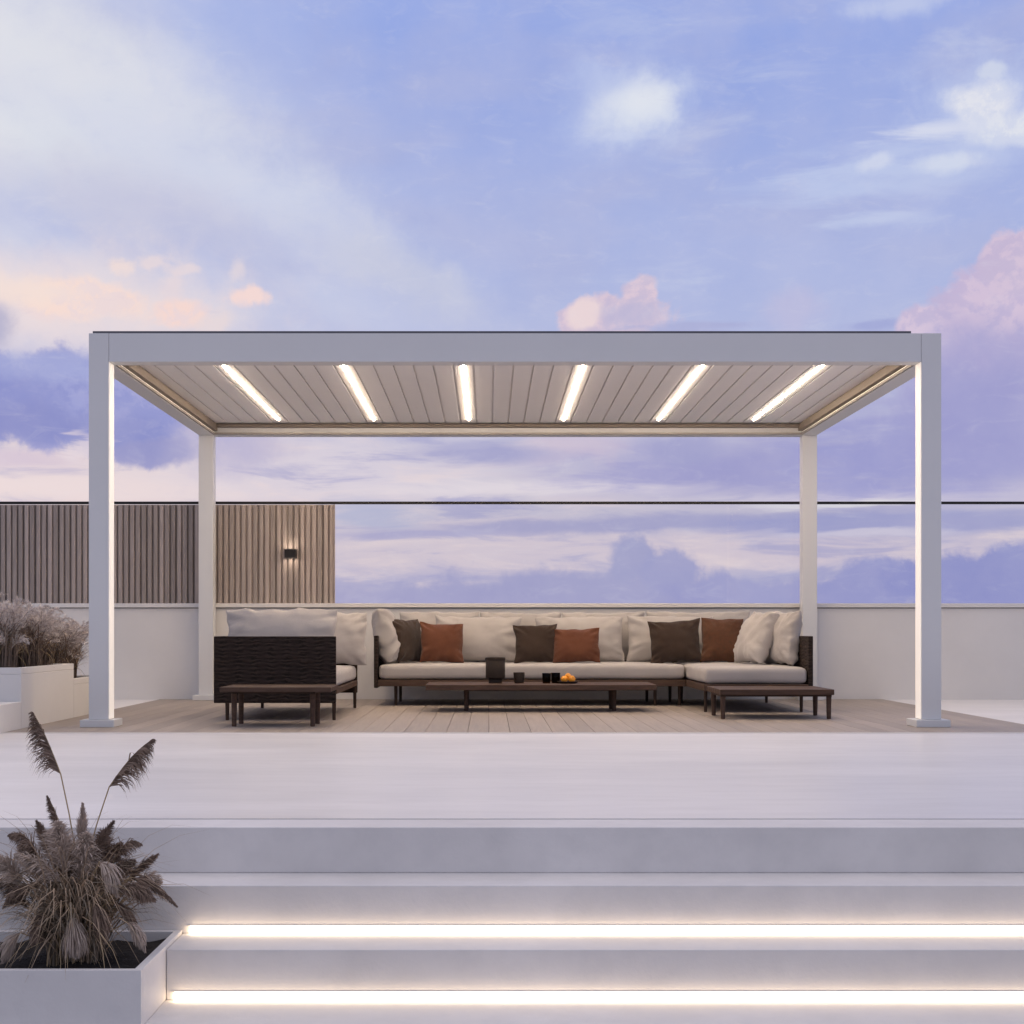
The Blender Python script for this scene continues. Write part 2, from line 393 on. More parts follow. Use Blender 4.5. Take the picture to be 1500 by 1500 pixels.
M['rustbrown'] = mat("rust_brown_linen", (0.105, 0.046, 0.026), 0.95, 0.2, 5, 0.5, 380, 0.1, sheen=0.15, var2=(0.5, (0.055, 0.04, 0.026)))
M['orange'] = mat("rust_linen", (0.135, 0.052, 0.029), 0.95, 0.12, 8, 0.5, 380, 0.1, sheen=0.15)
M['ceramic'] = mat("matt_dark_ceramic", (0.034, 0.024, 0.018), 0.6, 0.15, 20, 0.1, 100, spec=0.2)
M['fruit'] = mat("orange_peel", (0.85, 0.33, 0.02), 0.4, 0.10, 20, 0.3, 300, 0.5)
M['soil'] = mat("dark_soil", (0.022, 0.017, 0.014), 0.95, 0.4, 25, 1.0, 60)
M['blade'] = mat("dry_grass_blade", (0.42, 0.31, 0.215), 0.8, 0.45, 14, var2=(0.5, (0.09, 0.08, 0.062)))
M['darkblade'] = mat("dark_grass_blade", (0.25, 0.205, 0.155), 0.8, 0.4, 12)
M['gold'] = mat("golden_dry_stem", (0.42, 0.31, 0.18), 0.7, 0.25, 12)
M['plume'] = mat("dark_pampas_plume", (0.25, 0.18, 0.138), 0.9, 0.35, 25)
M['plume_pale'] = mat("pale_pampas_plume", (0.56, 0.46, 0.39), 0.9, 0.25, 25)
M['feather'] = mat("pale_feather_grass", (0.70, 0.625, 0.58), 0.9, 0.3, 20)
M['mauve'] = mat("mauve_grass_blade", (0.22, 0.165, 0.13), 0.85, 0.4, 14)
WARM = (1.0, 0.80, 0.62)
M['led'] = emis("ceiling_led", (1.0, 0.79, 0.57), 84.0)
M['led_step'] = emis("step_led", (1.0, 0.76, 0.50), 5.5)
M['glow_post'] = emis("post_face_glow", (1.0, 0.84, 0.68), 0.42)  # glow added to the posts' lit inner faces, no lamp there
M['led_cove'] = emis("perimeter_led", WARM, 0.22)
M['led_lamp'] = emis("wall_lamp_led", WARM, 24.0)

# ------------------------------------------------------------------ mesh helpers
class MB:
    def __init__(s): s.b = bmesh.new()
    def box(s, x0, x1, y0, y1, z0, z1):
        vs = [s.b.verts.new(p) for p in ((x0,y0,z0),(x1,y0,z0),(x1,y1,z0),(x0,y1,z0),(x0,y0,z1),(x1,y0,z1),(x1,y1,z1),(x0,y1,z1))]
        for f in ((3,2,1,0),(4,5,6,7),(0,1,5,4),(1,2,6,5),(2,3,7,6),(3,0,4,7)): s.b.faces.new([vs[i] for i in f])
        return s
    def prism_x(s, prof, x0, x1):
        """closed profile of (y,z) points, counter-clockwise seen from -x, extruded along x"""
        a = [s.b.verts.new((x0, y, z)) for y, z in prof]; b = [s.b.verts.new((x1, y, z)) for y, z in prof]
        n = len(prof)
        for i in range(n): s.b.faces.new((a[i], a[(i+1)%n], b[(i+1)%n], b[i]))
        s.b.faces.new(a[::-1]); s.b.faces.new(b)
        bmesh.ops.recalc_face_normals(s.b, faces=s.b.faces[:]); return s
    def prism_y(s, prof, y0, y1):
        a = [s.b.verts.new((x, y0, z)) for x, z in prof]; b = [s.b.verts.new((x, y1, z)) for x, z in prof]
        n = len(prof)
        for i in range(n): s.b.faces.new((a[i], a[(i+1)%n], b[(i+1)%n], b[i]))
        s.b.faces.new(a[::-1]); s.b.faces.new(b)
        bmesh.ops.recalc_face_normals(s.b, faces=s.b.faces[:]); return s
    def lathe(s, prof, cx=0, cy=0, n=32):
        rings = []
        for r, z in prof:
            if r < 1e-6: rings.append([s.b.verts.new((cx, cy, z))])
            else: rings.append([s.b.verts.new((cx+r*math.cos(2*math.pi*i/n), cy+r*math.sin(2*math.pi*i/n), z)) for i in range(n)])
        for A, B in zip(rings, rings[1:]):
            for i in range(n):
                j = (i+1) % n
                if len(A) == 1 and len(B) == 1: continue
                if len(A) == 1: s.b.faces.new((A[0], B[j], B[i]))
                elif len(B) == 1: s.b.faces.new((A[i], A[j], B[0]))
                else: s.b.faces.new((A[i], A[j], B[j], B[i]))
        bmesh.ops.recalc_face_normals(s.b, faces=s.b.faces[:]); return s
    def leg(s, x, y, z0, z1, r0, r1, n=14):
        return s.lathe([(0, z0), (r0*0.9, z0), (r0, z0+0.004), (r1, z1-0.002), (r1, z1), (0, z1)], x, y, n)
    def ribbon(s, pts, widths, side):
        """thin blade with a keeled (V) section so it has body"""
        prev = None
        for p, w in zip(pts, widths):
            p = Vector(p)
            d = side.normalized()
            row = [s.b.verts.new(p - d*w), s.b.verts.new(p + Vector((0, 0, -w*0.4)) + d.cross(Vector((0,0,1)))*w*0.35), s.b.verts.new(p + d*w)]
            if prev:
                s.b.faces.new((prev[0], prev[1], row[1], row[0])); s.b.faces.new((prev[1], prev[2], row[2], row[1]))
            prev = row
        return s
    def tube(s, pts, radii, n=6):
        rings = []
        for i, p in enumerate(pts):
            p = Vector(p); a = Vector(pts[max(i-1, 0)]); b = Vector(pts[min(i+1, len(pts)-1)])
            t = (b-a).normalized(); u = t.orthogonal().normalized(); v = t.cross(u)
            r = radii[i] if hasattr(radii, '__len__') else radii
            rings.append([s.b.verts.new(p + (u*math.cos(2*math.pi*k/n)+v*math.sin(2*math.pi*k/n))*r) for k in range(n)])
        for A, B in zip(rings, rings[1:]):
            for k in range(n): s.b.faces.new((A[k], A[(k+1)%n], B[(k+1)%n], B[k]))
        s.b.faces.new(rings[0][::-1]); s.b.faces.new(rings[-1]); return s
    def build(s, name, m, parent=None, bevel=0.0, seg=2, smooth=False, loc=None):
        me = bpy.data.meshes.new(name); s.b.to_mesh(me); s.b.free()
        me.materials.append(m)
        o = bpy.data.objects.new(name, me); COL.objects.link(o)
        if parent: o.parent = parent
        if loc: o.location = loc
        if smooth:
            for p in me.polygons: p.use_smooth = True
        if bevel:
            md = o.modifiers.new("bevel", 'BEVEL'); md.width = bevel; md.segments = seg; md.limit_method = 'ANGLE'
            md.harden_normals = False
        return o

def tag(o, label=None, cat=None, group=None, kind=None):
    if label: o['label'] = label
    if cat: o['category'] = cat
    if group: o['group'] = group
    if kind: o['kind'] = kind
    return o
def thing(name, label, cat, loc=(0, 0, 0), group=None, rz=0.0):
    o = bpy.data.objects.new(name, None); COL.objects.link(o)
    o.location = loc; o.rotation_euler = (0, 0, rz); o.empty_display_size = 0.1
    return tag(o, label, cat, group)

# ------------------------------------------------------------------ setting
DX0, DX1, DY0, DY1 = -3.23, 3.87, 9.63, 14.24
o = MB().box(-4000, 4000, -4000, 4000, -0.74, -0.634).build("ground", M['ground']); tag(o, kind='structure')
# terrace in pieces round the deck
t = MB()
t.box(-12, 12, 5.284, DY0-0.003, -0.12, 0)
t.box(-12, DX0-0.003, DY0-0.003, 16, -0.12, 0)
t.box(DX1+0.003, 12, DY0-0.003, 16, -0.12, 0)
o = t.build("terrace", M['terrace']); tag(o, kind='structure')
o = MB().box(DX0-0.003, DX1+0.003, DY0-0.003, 16, -0.12, -0.029).build("deck_base", M['under']); tag(o, kind='structure')
d = MB()
o = MB().box(DX0, DX1, DY0-0.0245, DY0-0.0035, 0.0008, 0.0045).build("deck_edge_highlight", M['louver'], bevel=0.001, seg=1); tag(o, kind='structure')  # pale strip standing in for the highlight along the deck's front edge
k0 = math.floor(DX0/0.142)
for k in range(k0, math.ceil(DX1/0.142)):
    a = max(k*0.142+0.0012, DX0); b = min((k+1)*0.142-0.0012, DX1)
    if b-a > 0.01: d.box(a, b, DY0, DY1, -0.028, 0.004)
o = d.build("deck", M['deck'], bevel=0.0015, seg=1); tag(o, kind='structure')
# steps: treads of .1585 rise and .2475 going
RI, GO, Y1 = 0.1585, 0.2475, 5.05
Y2, Y3, Y4 = Y1-GO-0.003, Y1-2*GO, 4.21
SX = -1.015
s = MB()
s.box(-12, 12, Y1, 5.262, -RI, 0)                          # top step
s.box(-12, 12, Y2, 5.2615, -2*RI, -RI-0.0005)
s.box(SX+0.001, 12, Y3, 5.261, -3*RI, -2*RI-0.0005)
s.box(-12, SX, Y2-0.001, 5.2605, -3*RI, -2*RI-0.0005)
s.box(-12, 12, Y4, 5.260, -4*RI, -3*RI-0.0005)
o = s.build("steps", M['step'], bevel=0.003); tag(o, kind='structure')

# LED strips at the foot of two risers
for yy, zb, lab in ((Y2, -2*RI, "glowing warm light strip along the upper lit step, nearer the lounge"),
                    (Y3, -3*RI, "glowing warm light strip along the lowest step beside the planter")):
    t = thing("step_light", lab, "light strip", (-1.0, yy, zb), "light strips under the steps")
    pr = MB(); pr.box(0, 10, -0.004, -0.0005, 0.026, 0.0285).build("profile", M['paint'], t)
    q = [(-0.0005, 0.0015), (-0.014, 0.0015), (-0.020, 0.006), (-0.020, 0.019), (-0.015, 0.0245), (-0.0005, 0.0255)]
    MB().prism_x(q, 0.012, 10).build("diffuser", M['led_step'], t)

# ------------------------------------------------------------------ parapet, glass, fence
WY = 14.245
t = thing("parapet_wall", "long low white parapet wall behind the deck and sofas", "wall", (0, WY, 0))
MB().box(-9, 9, 0.0, 0.22, -0.1, 0.897).build("wall_body", M['wall'], t)
MB().box(-9, 9, -0.03, 0.25, 0.905, 0.946).build("coping", M['wall'], t, bevel=0.004)
MB().box(-9, 9, 0.012, 0.2, 0.8975, 0.9045).build("shadow_gap", M['under'], t)  # dark strip that paints in the shade line under the coping
FX1 = -1.53
t = thing("glass_balustrade", "clear glass balustrade with thin dark handrail on the parapet", "balustrade", (0, 14.36, 0.946))
for a, b in ((FX1+0.02, 8.9),):
    MB().box(a, b, -0.006, 0.006, 0.001, 0.985).build("glass_pane", M['glass'], t)
MB().box(-9, 9, -0.025, 0.025, 0.9855, 1.010).build("handrail", M['rail'], t, bevel=0.003)

t = thing("slat_fence", "brown vertical timber slat fence on the parapet at left", "fence", (0, 14.36, 0.946))
sl = MB(); k = 0
x = FX1
while x > -8.9:
    sl.box(x-0.041, x-0.002, -0.052, -0.022, 0.002, 0.975); x -= 0.058
sl.build("slats", M['slat'], t, bevel=0.002, seg=1)
MB().box(-8.9, FX1-0.0025, -0.0215, -0.008, 0.002, 0.978).build("backing_board", M['slat'], t)
MB().box(FX1-0.002, FX1+0.008, -0.064, -0.008, 0.002, 0.978).build("end_trim", M['slat'], t)

t = thing("wall_lamp", "small black up and down wall light on the slat fence", "wall lamp", (-1.95, 14.298, 1.435))
h = MB()
h.box(-0.055, 0.055, -0.09, -0.084, -0.042, 0.042); h.box(-0.055, 0.055, -0.012, -0.001, -0.042, 0.042)
h.box(-0.055, -0.049, -0.0838, -0.0122, -0.042, 0.042); h.box(0.049, 0.055, -0.0838, -0.0122, -0.042, 0.042)
h.box(-0.0488, 0.0488, -0.0838, -0.0122, -0.02, 0.02)
h.build("housing", M['rail'], t)
for za, zb in ((0.0205, 0.03), (-0.03, -0.0205)):
    MB().box(-0.04, 0.04, -0.075, -0.02, za, zb).build("lens", M['led_lamp'], t)

# ------------------------------------------------------------------ pergola
PX0, PX1, PY0, PY1, PH = -2.817, 3.187, 10.2, 14.2, 2.776
PW = 0.14; BZ = 2.575
LZ, PIT, LW = 2.682, 0.1504, 0.1350
pg = thing("pergola", "white louvred roof pergola with four posts and lit ceiling strips", "pergola", ((PX0+PX1)/2, (PY0+PY1)/2, 0))
ox, oy = (PX0+PX1)/2, (PY0+PY1)/2
def pbox(x0, x1, y0, y1, z0, z1): return MB().box(x0-ox, x1-ox, y0-oy, y1-oy, z0, z1)
for px in (PX0, PX1-PW):
    for py in (PY0, PY1-PW):
        p = pbox(px, px+PW, py, py+PW, 0.055, PH).build("post", M['paint'], pg, bevel=0.003)
        e = 0.05
        yb = min(py+PW+e, WY-0.002)
        pbox(px-e, px+PW+e, py-e, yb, 0.0045, 0.0545).build("base_plate", M['paint'], p, bevel=0.003)
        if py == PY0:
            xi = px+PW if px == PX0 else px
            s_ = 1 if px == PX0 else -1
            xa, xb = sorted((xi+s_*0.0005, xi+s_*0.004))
            pbox(xa, xb, py+0.008, py+PW-0.008, 0.06, BZ-0.002).build("glow_strip", M['glow_post'], p)  # emissive facing added so the lit inner post face looks bright
g = 0.0015
pbox(PX0+PW+g, PX1-PW-g, PY0+0.002, PY0+PW, BZ, PH).build("beam", M['paint'], pg, bevel=0.003)
pbox(PX0+PW+g, PX1-PW-g, PY1-PW, PY1-0.002, BZ, PH).build("beam", M['paint'], pg, bevel=0.003)
pbox(PX0+0.002, PX0+PW, PY0+PW+g, PY1-PW-g, BZ, PH).build("beam", M['paint'], pg, bevel=0.003)
pbox(PX1-PW, PX1-0.002, PY0+PW+g, PY1-PW-g, BZ, PH).build("beam", M['paint'], pg, bevel=0.003)
# inner beam ledges
xi0, xi1, yi0, yi1 = PX0+PW, PX1-PW, PY0+PW, PY1-PW
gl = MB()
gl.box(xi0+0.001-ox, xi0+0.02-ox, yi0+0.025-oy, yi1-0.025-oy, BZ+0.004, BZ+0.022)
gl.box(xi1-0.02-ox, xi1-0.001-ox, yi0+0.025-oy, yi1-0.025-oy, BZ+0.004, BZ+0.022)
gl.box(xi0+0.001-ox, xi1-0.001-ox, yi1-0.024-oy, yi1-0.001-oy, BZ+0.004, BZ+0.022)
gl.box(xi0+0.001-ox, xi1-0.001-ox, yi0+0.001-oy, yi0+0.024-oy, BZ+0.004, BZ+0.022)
lg = gl.build("beam_ledge", M['ledge'], pg)
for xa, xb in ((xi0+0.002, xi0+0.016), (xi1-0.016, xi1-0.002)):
    pbox(xa, xb, yi0+0.04, yi1-0.04, BZ+0.0225, BZ+0.030).build("glow_strip", M['led_cove'], lg)
# taupe strips added where the inner beam faces lie in shade
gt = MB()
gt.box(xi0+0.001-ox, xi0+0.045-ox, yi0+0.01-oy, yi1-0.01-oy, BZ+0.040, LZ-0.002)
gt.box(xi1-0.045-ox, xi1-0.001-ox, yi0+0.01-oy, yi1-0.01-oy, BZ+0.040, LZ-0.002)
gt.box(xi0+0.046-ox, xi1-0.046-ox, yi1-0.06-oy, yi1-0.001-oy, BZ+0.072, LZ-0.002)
gt.build("inner_trim", M['taupe'], pg)
# thin dark flashing on top
tr = MB()
tr.box(PX0+0.025-ox, PX1-0.21-ox, PY0+0.012-oy, PY0+0.05-oy, PH+0.0005, PH+0.017)
tr.build("roof_flashing", M['trim'], pg)
led_x = [-1.996+0.902*k for k in range(6)]
k = -4
first = led_x[0]
n_lou = 0
while True:
    cx = first + PIT*k
    if cx - LW/2 > xi1 - 0.07: break
    a, b = max(cx-LW/2, xi0+0.004), min(cx+LW/2, xi1-0.004)
    if b-a > 0.03:
        y0_, y1_ = yi0+0.004, yi1-0.1
        prof = [(a-ox, LZ), (b-ox, LZ), (b-ox, LZ+0.018), (b+0.0147-ox, LZ+0.018), (b+0.0147-ox, LZ+0.03), (a-ox, LZ+0.03)]
        lo = MB().prism_y(prof, y0_-oy, y1_-oy).build("louver", M['louver'], pg)
        if k % 6 == 0 and 0 <= k//6 < 6:
            hp = [(cx-ox-0.010, LZ-0.0005), (cx-ox-0.0075, LZ-0.0068), (cx-ox+0.0075, LZ-0.0068), (cx-ox+0.010, LZ-0.0005)]
            MB().prism_y(hp, y0_+0.06-oy, y1_-0.19-oy).build("glow_strip", M['led'], lo)
    k += 1
# closing board at the rear between the blades and the rear beam
pbox(xi0+0.004, xi1-0.004, yi1-0.096, yi1-0.003, LZ+0.012, LZ+0.03).build("inner_trim", M['louver'], pg)

# ------------------------------------------------------------------ furniture
def sofa_leg(m, x, y, z1): m.leg(x, y, 0.0045, z1, 0.013, 0.016)

def seat_cushion_mesh(x0, x1, y0, y1, z0, z1, seed=0):
    """rounded box with a slightly crowned top"""
    b = bmesh.new()
    nx = max(8, int((x1-x0)/0.06)); ny = max(8, int((y1-y0)/0.06)); nz = 4
    bmesh.ops.create_cube(b, size=1.0)
    bmesh.ops.subdivide_edges(b, edges=b.edges[:], cuts=11, use_grid_fill=True)
    w, d, h = x1-x0, y1-y0, z1-z0
    r = 0.045
    for v in b.verts:
        p = Vector((v.co.x*w, v.co.y*d, v.co.z*h))
        # redistribute towards the edges so that the rounding has vertices
        def rd(t, half): 
            s_ = 1 if t >= 0 else -1; a = min(1.0, abs(t)/half)
            return s_*half*(1-(1-a)**1.9)
        p = Vector((rd(p.x, w/2), rd(p.y, d/2), rd(p.z, h/2)))
        q = Vector((max(-w/2+r, min(w/2-r, p.x)), max(-d/2+r, min(d/2-r, p.y)), max(-h/2+r, min(h/2-r, p.z))))
        dv = p-q
        if dv.length > 1e-6: p = q + dv.normalized()*min(r, dv.length) if dv.length > r else p
        u, vv = p.x/(w/2), p.y/(d/2)
        if p.z > 0: p.z += 0.012*(1-u*u)*(1-vv*vv)
        p += Vector((1, 1, 1))*0.004*noise.noise(Vector((p.x*7+seed, p.y*7, p.z*9)))
        v.co = p + Vector(((x0+x1)/2, (y0+y1)/2, (z0+z1)/2))
    return b

def seat_cushion(parent, *a, seed=0):
    m = MB(); m.b.free(); m.b = seat_cushion_mesh(*a, seed=seed)
    return m.build("seat_cushion", M['fabric'], parent, smooth=True)

def panel(parent, name, x0, x1, y0, y1, z0, z1):
    """woven panel in a slim frame"""
    f = MB().box(x0, x1, y0, y1, z0, z1).build(name, M['weave'], parent, bevel=0.006)
    return f

# left two-seater, side on
LX0, LX1, LY0, LY1 = -2.076, -1.154, 10.93, 12.74
bx, by = (LX0+LX1)/2, (LY0+LY1)/2
sf = thing("sofa", "two-seat woven sofa at left seen from its dark arm side", "sofa", (bx, by, 0), "lounge sofas")
def X(v): return v-bx
def Y(v): return v-by
panel(sf, "arm_panel", X(LX0), X(LX1), Y(LY0), Y(LY0+0.035), 0.134, 0.638)
panel(sf, "arm_panel", X(LX0), X(LX1), Y(LY1-0.035), Y(LY1), 0.134, 0.638)
panel(sf, "back_panel", X(LX0), X(LX0+0.035), Y(LY0+0.037), Y(LY1-0.037), 0.20, 0.638)
MB().box(X(LX0+0.037), X(LX1+0.004), Y(LY0+0.037), Y(LY1-0.037), 0.200, 0.245).build("seat_frame", M['timber'], sf, bevel=0.004)
seat_cushion(sf, X(LX0+0.045), X(LX1-0.004), Y(LY0+0.042), Y(LY1-0.042), 0.247, 0.378, seed=3)
for lx in (LX0+0.10, LX1-0.015):
    for ly, zt in ((LY0+0.017, 0.134), (LY1-0.10, 0.2)):
        m = MB(); sofa_leg(m, X(lx), Y(ly), zt); m.build("leg", M['darkmetal'], sf, smooth=False)

# long sofa against the wall
LX0, LX1, LY0, LY1 = -1.03, 1.765, 12.98, 14.10
bx, by = (LX0+LX1)/2, (LY0+LY1)/2
sf = thing("sofa", "long woven sofa along the white wall behind the coffee table", "sofa", (bx, by, 0), "lounge sofas")
panel(sf, "arm_panel", X(LX0), X(LX0+0.035), Y(LY0), Y(LY1), 0.165, 0.635)
panel(sf, "back_panel", X(LX0+0.037), X(LX1), Y(LY1-0.035), Y(LY1), 0.2, 0.635)
MB().box(X(LX0+0.037), X(LX1), Y(LY0), Y(LY1-0.037), 0.180, 0.238).build("seat_frame", M['timber'], sf, bevel=0.004)
seat_cushion(sf, X(LX0+0.04), X(0.056), Y(LY0+0.002), Y(LY1-0.05), 0.240, 0.376, seed=11)
seat_cushion(sf, X(0.059), X(LX1-0.004), Y(LY0+0.002), Y(LY1-0.05), 0.240, 0.377, seed=17)
for lx in (-0.838, 1.5, 1.72):
    for ly in (LY0+0.09, LY1-0.35):
        m = MB(); sofa_leg(m, X(lx), Y(ly), 0.18); m.build("leg", M['darkmetal'], sf)

# return section at right
LX0, LX1, LY0, LY1 = 1.772, 2.672, 11.93, 14.10
bx, by = (LX0+LX1)/2, (LY0+LY1)/2
sf = thing("sofa", "deep chaise end of the corner sofa by the right rear post", "sofa", (bx, by, 0), "lounge sofas")
panel(sf, "arm_panel", X(LX1-0.038), X(LX1), Y(LY0), Y(LY1), 0.165, 0.635)
panel(sf, "back_panel", X(LX0), X(LX1-0.04), Y(LY1-0.035), Y(LY1), 0.2, 0.635)
MB().box(X(LX0), X(LX1-0.04), Y(LY0), Y(LY1-0.037), 0.180, 0.238).build("seat_frame", M['timber'], sf, bevel=0.004)
seat_cushion(sf, X(LX0+0.003), X(LX1-0.044), Y(LY0+0.002), Y(LY1-0.05), 0.240, 0.377, seed=23)
for lx in (LX0+0.03, LX1-0.075):
    for ly in (LY0+0.11, LY1-0.55):
        m = MB(); sofa_leg(m, X(lx), Y(ly), 0.18); m.build("leg", M['darkmetal'], sf)

# low tables
def table(name, label, x0, x1, y0, y1, zt, th, legx, legy, group=None, rnd_top=0.012):
    bx, by = (x0+x1)/2, (y0+y1)/2
    t = thing(name, label, "table", (bx, by, 0), group)
    tp = MB()
    n = max(3, round((y1-y0)/0.11)); w = (y1-y0)/n
    for i in range(n):
        tp.box(x0-bx, x1-bx, y0+i*w-by+(0.002 if i else 0), y0+(i+1)*w-by-(0.002 if i < n-1 else 0), zt-th, zt)
    tp.build("table_top", M['timber'], t, bevel=0.004)
    MB().box(legx[0]-bx-0.02, legx[1]-bx+0.02, legy[0]-by-0.012, legy[1]-by+0.012, zt-th-0.014, zt-th-0.0005).build("under_frame", M['darkmetal'], t)
    for lx in legx:
        for ly in legy:
            m = MB(); m.leg(lx-bx, ly-by, 0.0045, zt-th-0.0145, 0.017, 0.021); m.build("leg", M['timber'], t)
    return t
table("side_table", "low dark timber side table in front of the woven arm panel", -1.885, -1.105, 10.14, 10.66, 0.285, 0.034, (-1.80, -1.245), (10.24, 10.53), "low timber tables")
table("coffee_table", "long low dark timber coffee table holding cups and oranges", -0.523, 1.39, 11.98, 12.66, 0.232, 0.046, (-0.19, 1.055), (12.2, 12.52), "low timber tables")
table("side_table", "low dark timber side table in front of the chaise at right", 1.765, 2.634, 11.04, 11.72, 0.232, 0.042, (1.793, 2.603), (11.09, 11.55), "low timber tables")

# ------------------------------------------------------------------ loose cushions
def cushion(name, label, cat, w, h, t, loc, lean=12, yaw=0, roll=0, m='fabric', seed=0, pinch=0.05, group=None, q=0.55, wr=1.0, n=30):
    b = bmesh.new()
    gt, gb = {}, {}
    for i in range(n+1):
        for j in range(n+1):
            u0, v0 = 2*i/n-1, 2*j/n-1
            u = math.copysign(1-max(0.0, 1-abs(u0))**1.5, u0); v = math.copysign(1-max(0.0, 1-abs(v0))**1.5, v0)
            x = w/2*u*(1-pinch*(1-v*v)*u*u); y = h/2*v*(1-pinch*(1-u*u)*v*v)
            # rounded corner
            f = ((1-abs(u)**2.3)*(1-abs(v)**2.3))
            f = max(f, 0.0)**q
            sag = 0.06*(1-v)*0.5+0.97                   # fuller at the bottom
            p = Vector((x*5.2+seed*3.7, y*5.2, seed*1.3))
            big = noise.fractal(p, 1.0, 2.0, 3)
            ang = math.atan2(v, u); rad = min(1, math.hypot(u, v))
            crease = noise.noise(Vector((math.cos(ang)*4.5+seed*9.1, math.sin(ang)*4.5, seed)))*rad**2*0.9 + 0.5*noise.noise(Vector((math.cos(ang)*9+seed, math.sin(ang)*9, rad*2)))*rad**2
            cr2 = noise.noise(Vector((x*13+seed, y*30+big*1.5, seed*2.0)))*0.30
            ed = 1-f
            dz = wr*(0.010*big + 0.022*crease*(0.3+ed) + 0.016*cr2*(0.3+ed))*min(1, f*3)
            border = i in (0, n) or j in (0, n)
            wob = wr*0.010*noise.noise(Vector((x*11+seed, y*11, 5.5)))
            if border:
                vv = b.verts.new((x+wob, y+wob, 0)); gt[i, j] = gb[i, j] = vv
            else:
                gt[i, j] = b.verts.new((x+wob*ed, y+wob*ed, t/2*f*sag+dz)); gb[i, j] = b.verts.new((x+wob*ed, y+wob*ed, -t/2*f*sag-dz*0.7))
    for i in range(n):
        for j in range(n):
            b.faces.new((gt[i, j], gt[i+1, j], gt[i+1, j+1], gt[i, j+1]))
            b.faces.new((gb[i, j], gb[i, j+1], gb[i+1, j+1], gb[i+1, j]))
    for v in b.verts: v.co.y += h/2
    mb = MB(); mb.b.free(); mb.b = b
    o = mb.build(name, M[m], None, smooth=True)
    o.location = loc; o.rotation_euler = (R(90-lean), R(roll), R(yaw))
    return tag(o, label, cat, group)

def at(px, py, y): return ((px-CX)*y/F, y, EYE-(py-CY)*y/F)
SZ = 0.384
def cu(name, label, px0, px1, pyt, y, t, m, lean=12, yaw=0, roll=0, seed=0, pinch=0.05, group=None, q=0.55, z=SZ, wr=1.0, w=None):
    xa, xb = (px0-CX)*y/F, (px1-CX)*y/F
    top = EYE-(pyt-CY)*(y+0.1)/F
    ww = w or (xb-xa)/math.cos(R(yaw))
    hh = (top-z)/math.cos(R(lean))
    cushion(name, label, "cushion" if 'cushion' in name else "pillow", ww, hh, t, ((xa+xb)/2, y, z), lean, yaw, roll, m, seed, pinch, group, q, wr)

G1, G2, G3 = "large pale back cushions", "dark brown throw pillows", "rust orange throw pillows"
# on the left sofa
cu("back_cushion", "pale grey cushion rising behind the dark woven arm panel", 327, 493, 892, 11.08, 0.25, 'fabric', 20, 0, 0, 1, 0.05, G1, wr=1.9, q=0.5)
cu("back_cushion", "pale cushion upright at the far end of the left sofa", 440, 530, 897, 12.48, 0.22, 'fabric', 10, 0, 0, 2, 0.05, G1, w=0.62, wr=1.8)
# long sofa, rear row
cu("back_cushion", "rear pale back cushion beside the left arm, behind a brown pillow", 586, 702, 896, 13.86, 0.16, 'fabric', 6, 0, 0, 3, 0.04, G1, wr=1.5)
cu("back_cushion", "rear pale back cushion left of centre, its top showing", 703, 822, 897, 13.87, 0.16, 'fabric', 6, 0, 0.6, 4, 0.04, G1, wr=1.5)
cu("back_cushion", "rear pale back cushion right of centre, its top showing", 824, 945, 897, 13.86, 0.16, 'fabric', 6, 0, -0.5, 5, 0.04, G1, wr=1.5)
cu("back_cushion", "rear pale back cushion in the sofa corner behind brown pillows", 947, 1100, 896, 13.87, 0.16, 'fabric', 6, 0, 0, 6, 0.04, G1, wr=1.5)
# long sofa, front row
cu("back_cushion", "front pale cushion between the left rust pillow and centre brown pillow", 634, 764, 903, 13.60, 0.24, 'fabric', 10, 0, 0.6, 7, 0.045, G1, wr=1.8, q=0.5)
cu("back_cushion", "front pale cushion behind the centre brown and rust pillows", 786, 915, 903, 13.60, 0.24, 'fabric', 10, 0, -0.6, 8, 0.045, G1, wr=1.8, q=0.5)
cu("back_cushion", "front pale cushion behind the widest dark brown pillow", 918, 1046, 902, 13.60, 0.24, 'fabric', 10, 0, 0.5, 9, 0.045, G1, wr=1.8, q=0.5)
cushion("back_cushion", "puffy pale cushion turned sideways against the long sofa's left arm", "cushion", 0.54, 0.50, 0.25, (-0.875, 13.34, SZ), 13, 86, 0, 'fabric', 10, 0.06, G1, q=0.38, wr=2.2)
# chaise
cushion("back_cushion", "tilted pale cushion on the chaise beside the brown pillows", "cushion", 0.54, 0.475, 0.21, (2.27, 12.72, SZ+0.015), 22, -76, 0, 'fabric', 12, 0.06, G1, q=0.38, wr=2.2)
cushion("back_cushion", "rightmost pale cushion leaning on the chaise arm panel", "cushion", 0.54, 0.465, 0.18, (2.515, 12.50, SZ+0.005), 8, -78, 0, 'fabric', 13, 0.06, G1, q=0.38, wr=2.2)
